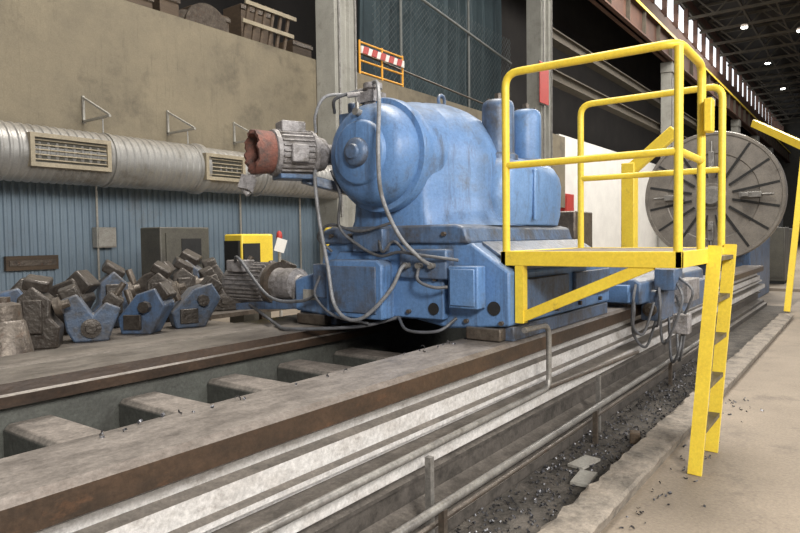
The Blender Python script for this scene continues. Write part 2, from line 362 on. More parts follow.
# duct
t=thing('ventilation_duct',(7,11.3,2.63),'large round ribbed galvanised ventilation duct along the wall','duct')
pr=[]; x=-2.0
while x<8.0:
    pr += [(x+2,0.465),(x+2.07,0.465),(x+2.09,0.482),(x+2.12,0.482)]; x+=0.14
pr += [(10.15,0.475),(10.2,0.52),(10.3,0.52),(10.35,0.455)]
x=8.45
while x<12.3:
    pr += [(x+2,0.45),(x+2.07,0.45),(x+2.09,0.464),(x+2.12,0.464)]; x+=0.14
pr += [(14.5,0.45)]
g=G(); g.revolve((-2,11.3,3.1),(1,0,0),pr,40); g.obj('pipe','duct',t)
for x0,x1 in ((4.8,6.15),(8.15,9.15)):
    f=0.07; z0,z1=2.84,3.38
    g=G(); g.box(x0,x1,10.78,10.98,z0,z0+f).box(x0,x1,10.78,10.98,z1-f,z1).box(x0,x0+f,10.78,10.98,z0+f,z1-f).box(x1-f,x1,10.78,10.98,z0+f,z1-f)
    v=g.obj('air_vent','vent',t)
    g=G(); g.box(x0+f,x1-f,10.84,10.93,z0+f,z1-f); g.obj('vent_opening','cabin',v)
    for i in range(5):
        g=G(); g.obox(((x0+x1)/2,10.815,z0+0.12+i*0.078),(x1-x0-0.14,0.045,0.01),(0.5,0,0)); g.obj('louvre','vent',v)
for x in (6.3,8.1,9.85):
    g=G(); g.revolve((x-0.03,11.3,3.1),(1,0,0),[(0,0.47),(0,0.495),(0.06,0.495),(0.06,0.47)],40).cyl((x,11.3,3.55),(x,11.3,3.86),0.012,n=6); g.obj('hanger_strap','duct',t)
    g=G(); g.bar((x,11.97,3.84),(x,11.97,4.36),0.04,0.04).bar((x,12.0,3.88),(x,11.05,3.88),0.04,0.04).bar((x,11.97,4.33),(x,11.08,3.9),0.035,0.035)
    g.obj('wall_bracket','plate',label='triangular pale steel bracket holding the duct on the wall',category='bracket',group='duct wall brackets')
t=thing('electrical_box',(6.75,12.2,1.5),'small grey electrical box with conduit on blue wall','electrical box')
g=G(); g.box(6.55,6.95,12.1,12.28,1.5,1.9); g.obj('enclosure','plate',t,bevel=0.01)
g=G(); g.box(6.57,6.93,12.08,12.1,1.52,1.88); g.obj('door','plate',t,bevel=0.005)
for z0,z1 in ((1.9,2.9),(0.1,1.5)):
    g=G(); g.cyl((6.62,12.2,z0),(6.62,12.2,z1),0.022,n=10); g.obj('conduit','plate',t)
t=thing('wall_board',(5.4,12.2,1.1),'narrow brown wooden board fixed on the blue wall','board')
g=G(); g.box(4.95,5.85,12.2,12.29,1.12,1.38); g.obj('panel','brown',t)
g=G(); g.box(5.0,5.8,12.18,12.2,1.2,1.3); g.obj('batten','tool',t)
for x in (10.2,12.2):
    g=G(); g.cyl((x,12.24,0.0),(x,12.24,2.95),0.025,n=8)
    g.obj('wall_conduit','plate',label='thin grey upright conduit pipe on the corrugated wall',category='pipe',group='wall conduits')
t=thing('control_cabinet',(6.85,10,0),'dark brown-grey floor cabinet with dark window panel','cabinet')
g=G(); g.box(6.35,7.35,9.7,10.3,0.06,1.85); g.obj('body','cabin',t,bevel=0.02)
g=G(); g.box(6.45,7.25,9.68,9.7,0.9,1.75); g.obj('door','cabin',t)
g=G(); g.box(6.75,7.15,9.665,9.68,1.2,1.65); g.obj('window','black',t)
g=G(); g.box(6.4,7.3,9.75,10.25,0,0.06); g.obj('plinth','black',t)
t=thing('bollard',(12.0,11.05,0),'yellow protective post beside the concrete column','bollard')
g=G(); g.cyl((12.0,11.05,0.0),(12.0,11.05,1.9),0.10); g.obj('post','yellow',t)
g=G(); g.revolve((12.0,11.05,1.9),(0,0,1),[(0,0.10),(0.05,0.09),(0.08,0.04)],20); g.obj('cap','tool',t)

# ---------------------------------------------------------------- lathe bed
bed=thing('lathe_bed',(7.5,3.3,PZ),'very long cast iron lathe bed with dusty guideways','lathe bed')
X0,X1=-1.5,17.0
g=G(); g.prismx([(2.01,0.73),(1.985,0.745),(1.985,0.84),(2.01,0.865),(2.39,0.865),(2.39,0.74),(2.42,0.73)],X0,X1); g.obj('guideway','railtop',bed,label='dusty brown front guideway')
g=G(); g.prismx([(2.12,0.73),(2.12,0.64),(2.06,0.625),(2.06,0.535),(2.015,0.525),(2.015,0.50),(2.09,0.49),(2.09,0.445),(2.3,0.40),(2.58,0.40),(2.58,0.74),(2.39,0.745),(2.3,0.73)],X0,X1)
g.obj('side_wall','bedside',bed,label='dull grey-white painted stepped side wall')
g=G(); g.prismx([(1.955,0.35),(1.955,0.425),(1.965,0.435),(2.12,0.44),(2.12,0.35)],X0,X1); g.obj('guide_strip','bedside',bed,label='long pale guide strip',bevel=0.004)
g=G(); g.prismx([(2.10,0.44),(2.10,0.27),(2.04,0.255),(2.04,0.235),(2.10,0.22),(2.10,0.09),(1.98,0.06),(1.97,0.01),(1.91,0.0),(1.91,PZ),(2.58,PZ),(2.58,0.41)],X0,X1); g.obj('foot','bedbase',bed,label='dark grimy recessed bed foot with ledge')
g=G(); g.prismx([(2.39,0.70),(2.39,0.748),(2.60,0.748),(2.60,0.60),(2.58,0.60),(2.58,0.70)],X0,X1); g.obj('inner_ledge','bedin',bed)
g=G(); g.prismx([(3.66,0.865),(4.10,0.865),(4.11,0.80),(4.11,0.74),(3.63,0.74),(3.63,0.80),(3.65,0.81)],X0,X1); g.obj('guideway','railrear',bed,label='dark dusty rear guideway')
g=G(); g.prismx([(4.24,0.85),(4.66,0.85),(4.68,0.84),(4.68,0.74),(4.22,0.74),(4.22,0.84)],X0,X1); g.obj('guideway','railrear',bed,label='dusty outer rear guideway')
g=G(); g.prismx([(3.70,0.74),(4.68,0.74),(4.68,PZ),(3.70,PZ)],X0,X1); g.obj('rear_wall','bedin',bed)
g=G(); g.box(X0,X1,2.58,3.70,PZ,0.0); g.obj('chip_tray','dark',bed)
x=0.2
while x<4.3:
    g=G(); g.prismy([(x-0.05,0.0),(x+0.23,0.0),(x+0.23,0.61),(x+0.2,0.64),(x-0.02,0.64),(x-0.05,0.61)],2.58,3.7)
    g.obj('rib','bedin',bed,bevel=0.01)
    x+=0.65
for x in (8.6,9.5,10.4,11.3,12.2,13.1,14,14.9,15.8):
    g=G(); g.prismy([(x-0.03,0.0),(x+0.2,0.0),(x+0.2,0.66),(x-0.03,0.66)],2.58,3.7); g.obj('rib','bedin',bed)
t=thing('guard_pipe',(3,1.86,PZ),'long bent steel pipe running along the bed side','pipe')
g=G(); P=fillet([(-1.5,1.87,0.46),(4.36,1.87,0.50),(4.36,1.87,0.96),(3.95,1.87,0.97)],0.09)
g.tube(P,0.02,n=12,smooth=0); g.obj('pipe','steel',t)
for x in (-0.2,2.72,5.3): 
    g=G(); g.box(x,x+0.035,1.82,1.855,PZ+0.013,0.46 if x<5 else 0.42); g.obj('stanchion','steel',t)
g=G(); g.cyl((4.36,1.88,0.5),(6.6,1.88,0.42),0.018,n=10); g.obj('pipe_extension','tool',t)
t=thing('lower_pipe',(3,1.76,PZ),'long rusty lower pipe on short posts in trench','pipe')
g=G(); g.tube([(-1.5,1.76,0.22),(9.5,1.76,0.22)],0.024,n=12,smooth=0); g.obj('pipe','steel',t)
for x in (0.2,2.72,5.0,7.4):
    g=G(); g.box(x,x+0.035,1.74,1.775,PZ+0.013,0.2); g.obj('stanchion','tool',t)
g=G(); g.tube([(-1.5,1.82,0.10),(9.5,1.82,0.10)],0.016,n=12,smooth=0); g.obj('drain_pipe','tool',t)

# ---------------------------------------------------------------- tailstock
ts=thing('lathe_tailstock',(4.9,3.05,0.865),'big grimy blue cast tailstock with drum-shaped end on saddle','tailstock')
g=G(); g.prismx([(2.0,0.98),(2.0,1.36),(2.05,1.39),(2.3,1.56),(2.4,1.58),(3.66,1.58),(3.74,1.52),(3.78,1.34),(4.1,1.25),(4.1,0.98),(3.5,0.93),(3.2,0.98),(2.8,0.98),(2.5,0.93)],4.0,6.1)
g.obj('saddle','blue',ts,bevel=0.02)
for y0,y1 in ((2.0,2.38),(3.67,4.1)):
    g=G(); g.box(4.06,6.05,y0,y1,0.866,0.97); g.obj('slide_pad','blued',ts,bevel=0.01)
for y0,y1 in ((2.06,2.34),(3.72,4.05)):
    g=G(); g.box(3.97,4.06,y0,y1,0.87,0.96); g.obj('wiper','tool',ts,bevel=0.01)
g=G(); g.prismx([(2.30,1.56),(2.34,1.68),(2.42,1.70),(3.62,1.70),(3.70,1.68),(3.74,1.56)],3.96,5.95); g.obj('pedestal','blued',ts,bevel=0.02)
g=G(); g.prismx([(2.5,1.0),(2.5,1.5),(3.5,1.5),(3.6,1.4),(3.6,1.0)],3.93,4.0); g.obj('front_plate','blue',ts,bevel=0.012)
def sec(x,w,zc,zb,fl,n=24,c=3.07):
    P=[]
    P.append((x,c+w+fl,zb)); P.append((x,c+w+fl*0.5,zb+0.05)); P.append((x,c+w+fl*0.15,zb+0.13)); P.append((x,c+w,zb+0.24))
    for i in range(n+1):
        a=math.pi*i/n; P.append((x,c+w*math.cos(a),zc+w*math.sin(a)))
    P.append((x,c-w,zb+0.24)); P.append((x,c-w-fl*0.15,zb+0.13)); P.append((x,c-w-fl*0.5,zb+0.05)); P.append((x,c-w-fl,zb)); return P
zb=1.695
g=G(); g.loft([sec(4.02,0.30,2.22,zb,0.02),sec(4.04,0.34,2.22,zb,0.03),sec(4.09,0.375,2.22,zb,0.05),sec(4.17,0.41,2.215,zb,0.08),sec(4.26,0.46,2.20,zb,0.11),sec(4.36,0.52,2.18,zb,0.14),sec(4.47,0.575,2.155,zb,0.14),sec(4.60,0.61,2.135,zb,0.12),sec(4.75,0.62,2.12,zb,0.11),sec(4.95,0.61,2.10,zb,0.1),sec(5.15,0.58,2.06,zb,0.1),sec(5.35,0.54,2.01,zb,0.09),sec(5.55,0.50,1.96,zb,0.08),sec(5.7,0.45,1.94,zb,0.07)])
g.obj('housing','blue',ts)
g=G(); g.loft([[(x,y,z) for y,z in [(2.50,1.69),(2.36+e,1.70),(2.335+e,1.80),(2.325+e,h-0.14),(2.345+e,h-0.05),(2.41+e,h),(2.85,h+0.03),(2.85,1.69)]] for x,h,e in ((4.60,2.06,0.12),(4.64,2.16,0.05),(4.70,2.24,0.01),(4.8,2.27,0),(5.6,2.26,0),(5.74,2.2,0.01),(5.82,2.1,0.06))]); g.obj('side_housing','bluel',ts,bevel=0.01)
g=G(); g.box(5.10,5.15,2.305,2.33,1.74,2.18); g.obj('side_rib','bluel',ts,bevel=0.01)
for x in (4.86,5.40):
    g=G(); g.revolve((x,2.53,2.24),(0,0,1),[(0,0.165),(0.04,0.165),(0.06,0.135),(0.44,0.135),(0.48,0.125),(0.50,0.10),(0.505,0.0)],32)
    h=g.obj('hydraulic_cylinder','blued' if x<5 else 'blue',ts)
    g=G(); g.cyl((x,2.53,2.74),(x,2.53,2.80),0.03,n=6); g.obj('top_nut','tool',h)
    for kk in range(4):
        g=G(); px=x+0.08*math.cos(kk*1.57+.5); py=2.53+0.08*math.sin(kk*1.57+.5); g.cyl((px,py,2.73),(px,py,2.76),0.014,n=6); g.obj('bolt','tool',h)
D=(3.62,3.08,2.245)
g=G(); g.revolve(D,(1,0,0),[(0.055,0.0),(0.055,0.22),(0.065,0.235),(0.09,0.245),(0.11,0.30),(0.145,0.345),(0.19,0.375),(0.25,0.39),(0.30,0.395),(0.305,0.435),(0.33,0.445),(0.40,0.445),(0.405,0.415),(0.48,0.42),(0.56,0.44),(0.70,0.47)],64)
drum=g.obj('drum','blue',ts)
g=G(); g.revolve((3.60,3.08,2.245),(1,0,0),[(0.0,0.0),(0.0,0.05),(0.02,0.06),(0.03,0.09),(0.045,0.105),(0.08,0.11),(0.085,0.12)],32); g.obj('hub_cap','blued',drum)
g=G(); g.cyl((3.76,3.1,2.54),(3.68,3.1,2.55),0.028).cyl((3.71,3.1,2.55),(3.71,3.1,2.62),0.016); g.obj('grease_fitting','steel',drum)
g=G(); g.revolve((3.96,3.15,2.62),(0,0,1),[(0,0.07),(0.08,0.07),(0.09,0.05),(0.14,0.05),(0.15,0.075),(0.19,0.075)],20).cyl((3.96,3.15,2.74),(3.83,3.3,2.72),0.02).cyl((3.96,3.1,2.76),(3.96,3.28,2.76),0.03).box(3.88,4.04,3.08,3.24,2.66,2.74)
g.obj('top_valve','motor',ts)
g=G(); g.box(4.04,4.18,3.36,3.58,2.5,2.64).cyl((4.08,3.46,2.64),(4.08,3.46,2.72),0.04); g.obj('oil_box','blued',ts,bevel=0.01)
g=G(); x=4.8; pts=[(x+0.05*math.cos(a),3.05,2.80+0.05*math.sin(a)) for a in [i*2*math.pi/12 for i in range(13)]]; g.tube(pts,0.015,n=8,smooth=0).cyl((x,3.05,2.72),(x,3.05,2.76),0.04); g.obj('lifting_eye','blued',ts)
g=G(); g.prismx([(2.95,0.985),(2.95,1.40),(3.0,1.44),(3.48,1.44),(3.52,1.40),(3.52,0.985)],3.78,3.95); b=g.obj('junction_box','blue',ts,bevel=0.015)
g=G(); g.box(3.765,3.78,3.0,3.47,1.03,1.39); g.obj('box_lid','blued',b,bevel=0.006)
g=G(); g.box(3.84,3.97,3.55,3.72,1.12,1.4); g.obj('junction_box','blued',ts,bevel=0.01)
g=G(); g.box(3.86,3.96,3.0,3.3,1.5,1.68); g.obj('valve_block','blued',ts,bevel=0.01)
g=G(); g.box(3.87,3.99,2.18,2.42,1.1,1.4); b=g.obj('panel_box','blue',ts,bevel=0.01)
g=G(); g.box(3.855,3.87,2.2,2.4,1.12,1.38); g.obj('panel_lid','blue',b,bevel=0.006)
for p,r in (((3.995,2.12,1.10),0.05),((3.925,2.58,1.08),0.045)):
    g=G(); g.cyl(p,(p[0]-0.006,p[1],p[2]),r); g.obj('bore_hole','black',ts)
g=G(); g.box(3.88,3.995,2.44,2.86,1.30,1.52); g.obj('manifold','blued',ts,bevel=0.015)
for y in (2.55,2.66,2.77):
    g=G(); g.cyl((3.9,y,1.40),(3.83,y,1.40),0.022); g.obj('hose_fitting','steel',ts)
for x,y,z in [(4.0,2.06,1.0),(4.0,2.34,1.0),(3.93,2.56,1.3),(3.93,2.8,1.05),(3.96,2.5,1.63),(3.96,3.4,1.63),(3.96,3.6,1.63)]:
    g=G(); g.cyl((x,y,z),(x-0.03,y,z),0.017,n=6); g.obj('bolt','tool',ts)
for x in (4.3,4.8,5.3,5.8):
    g=G(); g.cyl((x,2.0,1.03),(x,1.975,1.03),0.02,n=6); g.obj('bolt','tool',ts)
g=G(); g.box(3.985,4.0,3.82,3.98,1.08,1.17); g.obj('nameplate','plate',ts)
for x0,x1 in ((4.1,5.0),(5.15,6.0)):
    g=G(); g.box(x0,x1,1.965,2.0,1.08,1.3); g.obj('side_cover','blued',ts,bevel=0.01)
g=G(); g.prismx([(2.0,1.365),(2.0,1.385),(2.28,1.57),(2.28,1.55)],4.12,6.05); g.obj('chip_guard','blued',ts)
g=G(); g.prismx([(4.08,0.99),(4.08,1.08),(4.9,1.0),(4.9,0.94)],4.0,4.6); g.obj('motor_shelf','blued',ts)
g=G(); g.revolve((4.1,5.05,1.2),(0,-1,0),[(0,0.06),(0,0.14),(0.04,0.165),(0.1,0.175),(0.57,0.175),(0.59,0.19),(0.63,0.19),(0.65,0.15),(0.71,0.135),(0.75,0.145),(0.9,0.145),(0.92,0.09),(0.95,0.08)],36); mt=g.obj('feed_motor','motor',ts)
g=G()
for i in range(28):
    an=2*math.pi*i/28; r_=Vector((math.cos(an),0,math.sin(an))); tdir=Vector((-math.sin(an),0,math.cos(an)))
    p0=Vector((4.1,4.95,1.2))+r_*0.18; p1=Vector((4.1,4.5,1.2))+r_*0.18
    V=[p+tdir*s*0.006+r_*q for p in (p0,p1) for s,q in ((-1,-0.01),(1,-0.01),(1,0.016),(-1,0.016))]
    g.add(V,[(0,3,2,1),(4,5,6,7),(0,1,5,4),(1,2,6,5),(2,3,7,6),(3,0,4,7)])
g.obj('cooling_fins','motor',mt).__setitem__('kind','stuff')
g=G(); g.box(3.88,4.04,4.66,4.88,1.31,1.42); g.obj('terminal_box','motor',mt,bevel=0.01)
g=G(); g.cyl((4.1,4.44,1.2),(4.1,4.39,1.2),0.2,n=32); fl=g.obj('flange','tool',mt)
mo=Vector((3.34,3.86,2.285)); d=Vector((0.93,-0.37,0.02)).normalized()
g=G(); g.revolve(mo,d,[(0.22,0.0),(0.22,0.11),(0.0,0.14),(0.0,0.168),(0.02,0.172),(0.15,0.165),(0.17,0.15),(0.24,0.14)],44,jit=0.014)
um=g.obj('spindle_motor','rust',ts,label='old motor with rusty red-brown open end bell')
g=G(); g.cyl(mo+d*0.10,mo+d*0.2,0.035).revolve(mo+d*0.19,d,[(0,0),(0,0.105),(0.02,0.11)],24); g.obj('rotor','black',um)
g=G(); g.revolve(mo,d,[(0.14,0.14),(0.16,0.18),(0.19,0.185),(0.2,0.168),(0.46,0.168),(0.47,0.185),(0.50,0.185),(0.52,0.15),(0.60,0.13),(0.62,0.09),(0.70,0.08)],36); st=g.obj('stator','motor',um)
a_,b_=frame(d)
g=G()
for i in range(26):
    an=2*math.pi*i/26; r_=a_*math.cos(an)+b_*math.sin(an)
    p0=mo+d*0.2+r_*0.172; p1=mo+d*0.46+r_*0.172; tdir=d.cross(r_)
    V=[p+tdir*s*0.006+r_*q for p in (p0,p1) for s,q in ((-1,-0.008),(1,-0.008),(1,0.014),(-1,0.014))]
    g.add(V,[(0,3,2,1),(4,5,6,7),(0,1,5,4),(1,2,6,5),(2,3,7,6),(3,0,4,7)])
g.obj('cooling_fins','motor',st).__setitem__('kind','stuff')
c=mo+d*0.34
g=G(); g.obox(c+Vector((-0.02,0.0,0.2)),(0.2,0.16,0.09),(0,0,-0.42)); g.obj('terminal_box','motor',um,bevel=0.01)
g=G(); g.obox(c+Vector((-0.08,-0.16,-0.02)),(0.14,0.06,0.14),(0,0,-0.42)); g.obj('side_box','motor',um,bevel=0.01)
g=G(); g.obox(c+Vector((0,0,-0.19)),(0.28,0.22,0.04),(0,0,-0.42)).bar(c+Vector((0.1,0,-0.19)),(4.1,3.42,1.98),0.12,0.08); g.obj('motor_bracket','blued',um,bevel=0.008)
g=G(); g.tube([mo+d*0.08+Vector((0,0,-0.15)),mo+Vector((0.0,0.05,-0.2)),mo+Vector((-0.02,0.09,-0.26)),mo+Vector((0.0,0.05,-0.33))],0.022).obox(mo+Vector((0,0.06,-0.24)),(0.09,0.09,0.11),(0.2,0.3,0.4)); g.obj('drain_fitting','motor',um)
hoses=[
 ([(3.96,3.15,2.82),(3.80,2.98,2.76),(3.64,2.84,2.58),(3.52,2.76,2.2),(3.58,2.78,1.9),(3.7,2.72,1.62),(3.78,2.6,1.46),(3.86,2.55,1.40)],0.015,'cablel'),
 ([(3.82,3.62,2.2),(3.72,3.56,2.1),(3.7,3.5,1.75),(3.72,3.44,1.4),(3.7,3.36,1.1),(3.68,3.2,0.99),(3.68,3.02,1.03),(3.74,2.84,1.22),(3.80,2.78,1.38),(3.86,2.77,1.40)],0.015,'cablel'),
 ([(3.85,3.5,2.15),(3.78,3.35,1.95),(3.8,3.38,1.7),(3.82,3.2,1.55),(3.83,3.0,1.47),(3.80,2.8,1.50),(3.78,2.6,1.48),(3.9,2.35,1.44)],0.012,'cable'),
 ([(3.93,3.3,2.74),(3.75,3.45,2.72),(3.7,3.52,2.58),(3.74,3.56,2.45)],0.012,'cablel'),
 ([(3.9,3.5,2.62),(3.8,3.4,2.70),(3.9,3.25,2.76)],0.013,'cable'),
 ([(3.92,4.8,1.38),(3.8,4.6,1.44),(3.78,4.2,1.12),(3.85,3.9,1.08),(3.9,3.7,1.15)],0.014,'cable'),
 ([(3.86,2.66,1.40),(3.78,2.62,1.30),(3.8,2.5,1.25),(3.86,2.42,1.25)],0.012,'cable'),
 ([(4.0,4.7,1.0),(3.9,4.4,0.93),(3.7,4.0,0.885),(3.6,3.75,0.885),(3.8,3.2,0.92),(3.95,2.9,1.0)],0.014,'cable'),
 ([(3.95,3.6,1.5),(3.85,3.66,1.62),(3.83,3.5,1.72),(3.82,3.2,1.66),(3.86,2.9,1.72)],0.012,'cable'),
 ([(3.95,2.4,1.02),(3.85,2.5,0.93),(3.83,2.75,0.92),(3.92,2.9,1.0)],0.012,'cable'),
 ([(3.84,3.64,1.3),(3.74,3.6,1.15),(3.74,3.4,1.0),(3.8,3.1,0.95)],0.011,'cable'),
 ([(3.88,3.05,1.6),(3.8,2.95,1.5),(3.8,2.85,1.58),(3.88,2.8,1.5)],0.011,'cable'),
]
for P,r,m in hoses:
    g=G(); g.tube(P,r,n=10); g.obj('hose',m,ts)

# ---------------------------------------------------------------- platform
pf=thing('access_platform',(4.8,1.5,0),'yellow tubular steel operator platform with guard rails and ladder','platform')
g=G(); g.box(4.1,5.47,0.94,2.07,1.465,1.495); g.obj('deck','grating',pf)
g=G(); g.box(4.06,4.1,0.9,2.1,1.40,1.5).box(5.47,5.51,0.9,2.1,1.40,1.5).box(4.06,5.51,0.9,0.94,1.40,1.5).box(4.06,5.51,2.06,2.1,1.40,1.5); g.obj('frame','yellow',pf,bevel=0.004)
R=0.027
g=G(); g.tube(fillet([(4.09,2.07,1.42),(4.09,2.07,2.74),(4.09,0.93,2.74),(4.73,0.93,2.74),(4.73,0.93,1.42)],0.1),R,n=14,smooth=0)
gr=g.obj('guard_rail','yellow',pf)
g=G(); g.cyl((4.09,0.93,1.42),(4.09,0.93,2.72),R,n=14); g.obj('post','yellow',gr)
g=G(); g.tube([(4.09,2.07,2.1),(4.09,0.93,2.1)],R*0.9,n=14,smooth=0); g.obj('mid_rail','yellow',gr)
g=G(); g.tube([(4.09,0.93,2.1),(4.73,0.93,2.1)],R*0.9,n=14,smooth=0); g.obj('mid_rail','yellow',gr)
g=G(); g.tube(fillet([(5.48,2.05,1.42),(5.48,2.05,2.74),(5.48,0.93,2.74),(5.48,0.93,1.42)],0.1),R,n=14,smooth=0)
gr=g.obj('guard_rail','yellow',pf)
g=G(); g.cyl((5.48,2.05,2.1),(5.48,0.93,2.1),R*0.9,n=14); g.obj('mid_rail','yellow',gr)
g=G(); g.bar((4.095,1.97,1.03),(4.095,1.08,1.42),0.05,0.07); g.obj('diagonal_brace','yellow',pf)
g=G(); g.box(4.06,4.13,1.93,1.99,1.0,1.40); g.obj('bracket_post','yellow',pf)
for xa,xb,nm in ((4.54,4.85,'a'),(5.10,5.45,'b')):
    g=G(); g.bar((xa,0.92,0.0),(xb,0.86,1.52),0.085,0.035)
    o=g.obj('ladder' if nm=='a' else 'stringer','yellow',pf if nm=='a' else lad)
    if nm=='a': lad=o
for i in range(5):
    z=0.27+i*0.29; f=z/1.49
    g=G(); g.bar((4.56+0.31*f,0.92-0.05*f,z),(5.08+0.35*f,0.92-0.05*f,z),0.075,0.03); g.obj('rung','tread',lad)
g=G(); g.box(4.64,4.74,0.85,0.90,2.28,2.5); g.obj('switch_box','yellow',pf,bevel=0.008)

# ---------------------------------------------------------------- carriage
cr=thing('lathe_carriage',(7.6,3.0,0.865),'grimy blue lathe carriage saddle with cables and hanging boxes','lathe carriage')
g=G(); g.prismx([(1.85,0.9),(1.85,1.12),(1.92,1.16),(4.15,1.16),(4.2,1.1),(4.2,0.9)],6.6,9.6); g.obj('saddle','blued',cr,bevel=0.02)
for y0,y1 in ((2.0,2.38),(3.67,4.1)):
    g=G(); g.box(6.65,9.5,y0,y1,0.866,0.9); g.obj('slide_pad','tool',cr)
g=G(); g.box(6.95,9.3,1.74,1.95,0.70,1.02); g.obj('apron','blued',cr,bevel=0.02)
g=G(); g.box(6.52,6.6,1.95,2.4,0.92,1.1); g.obj('end_block','blue',cr,bevel=0.01)
g=G(); g.box(6.9,7.25,1.6,1.8,1.03,1.25); g.obj('control_box','blued',cr,bevel=0.01)
g=G(); g.box(7.5,8.1,1.6,1.75,0.85,1.1); g.obj('control_box','motor',cr,bevel=0.01)
g=G(); g.box(6.82,6.98,1.45,1.6,0.60,0.80); g.obj('hanging_box','motor',cr,bevel=0.01)
g=G(); g.revolve((6.94,1.85,0.82),(-1,0,0),[(0,0.07),(0.03,0.07),(0.04,0.03),(0.08,0.03)],24); g.obj('handwheel','tool',cr)
for P in ([(7.0,1.6,1.1),(6.8,1.5,0.95),(6.75,1.6,0.6),(6.85,1.7,0.5),(6.95,1.75,0.75)],[(7.1,1.6,1.15),(6.85,1.42,1.05),(6.85,1.45,0.9),(6.9,1.5,0.8)],[(6.7,1.95,1.0),(6.55,1.9,0.85),(6.6,1.92,0.6),(6.8,1.85,0.45),(7.0,1.8,0.72)],[(6.9,1.75,1.05),(6.75,1.7,0.9),(6.75,1.72,0.7),(6.9,1.8,0.65)],[(7.2,1.65,0.95),(6.9,1.5,0.7),(6.95,1.55,0.35),(7.3,1.65,0.3),(7.5,1.72,0.7)],[(6.9,1.52,0.6),(6.85,1.55,0.4),(7.0,1.65,0.3),(7.3,1.75,0.72)],[(6.6,1.9,1.1),(6.45,1.88,0.95),(6.5,1.9,0.7),(6.7,1.85,0.6),(6.9,1.8,0.9)]):
    g=G(); g.tube(P,0.014,n=8); g.obj('hose','cable',cr)
g=G(); g.box(6.9,8.2,2.3,3.9,1.16,1.42); g.obj('cross_slide','blued',cr,bevel=0.02)
g=G(); g.box(8.12,8.3,2.36,2.52,1.42,2.5).bar((8.2,2.42,2.42),(8.2,1.9,2.85),0.12,0.14); g.obj('yellow_arm','yellow',cr,label='yellow upright arm with angled strut',bevel=0.01)
g=G(); g.box(7.3,7.9,2.8,3.3,1.42,1.9); g.obj('tool_post','tool',cr,bevel=0.02)

# ---------------------------------------------------------------- headstock and faceplate
hs=thing('lathe_headstock',(18.5,3.2,PZ),'dark lathe headstock housing behind the faceplate','headstock')
g=G(); g.prismx([(2.3,PZ),(2.3,2.6),(2.5,3.4),(3.7,3.4),(4.1,2.6),(4.1,PZ)],17.3,21); g.obj('housing','blued',hs,bevel=0.03)
g=G(); g.cyl((16.95,3.05,2.5),(17.3,3.05,2.5),0.5,n=32); g.obj('spindle','steel',hs)
fp=thing('faceplate',(16.8,3.05,0.95),'huge round worn grey faceplate with radial slots and jaws','faceplate')
g=G(); g.revolve((16.7,3.05,2.5),(1,0,0),[(0,0.0),(0,0.3),(0.02,0.32),(0.02,1.0),(0.0,1.02),(0.0,1.45),(-0.02,1.46),(-0.02,1.52),(0.03,1.54),(0.2,1.54),(0.24,1.5)],72); g.obj('disc','face',fp)
for k in range(16):
    a=2*math.pi*(k+0.5)/16; u=Vector((0,math.cos(a),math.sin(a))); c=Vector((16.705,3.05,2.5))
    g=G(); g.bar(c+u*0.45,c+u*1.43,0.03,0.055); g.obj('slot','black',fp)
for k in range(4):
    a=math.pi/2*k; u=Vector((0,math.cos(a),math.sin(a))); c=Vector((16.62,3.05,2.5))
    g=G(); g.bar(c+u*0.6,c+u*1.05,0.12,0.13).bar(c+u*0.65+Vector((-0.1,0,0)),c+u*0.8+Vector((-0.1,0,0)),0.09,0.09).cyl(c+u*1.05,c+u*1.3,0.025); g.obj('jaw','steel',fp,bevel=0.01)
g=G(); g.revolve((16.58,3.05,2.5),(1,0,0),[(0,0.05),(0,0.18),(0.12,0.25)],28); g.obj('centre_boss','steel',fp)
t=thing('yellow_jib_arm',(15,1.33,0),'yellow slanted guard post with inclined beam over the lathe','jib')
g=G(); g.bar((15,1.33,0.02),(15.6,1.12,3.2),0.11,0.11); g.obj('post','yellow',t)
g=G(); g.bar((15.2,0.55,3.0),(17.2,2.25,4.2),0.1,0.16); g.obj('beam','yellow',t)
g=G(); g.bar((16.4,0.95,0.02),(15.6,1.12,3.2),0.08,0.08); g.obj('strut','yellow',t)
for x,y,m,lab in ((24,2.5,'cabin','dark grey machine cabinet standing behind the lathe'),(27,2.9,'blued','blue machine cabinet standing on the shop floor'),(32,3.0,'cabin','dark grey machine cabinet on the shop floor'),(40,4,'redb','red-brown machine cabinet on the shop floor')):
    t=thing('machine_cabinet',(x,y,0),lab,'cabinet')
    g=G(); g.box(x-0.6,x+0.6,y-0.35,y+0.35,0.08,1.8); g.obj('body',m,t,bevel=0.03)
    g=G(); g.box(x-0.63,x-0.6,y-0.3,y+0.3,0.2,1.7); g.obj('door',m,t)
    g=G(); g.box(x-0.58,x+0.58,y-0.33,y+0.33,0,0.08); g.obj('plinth','black',t)

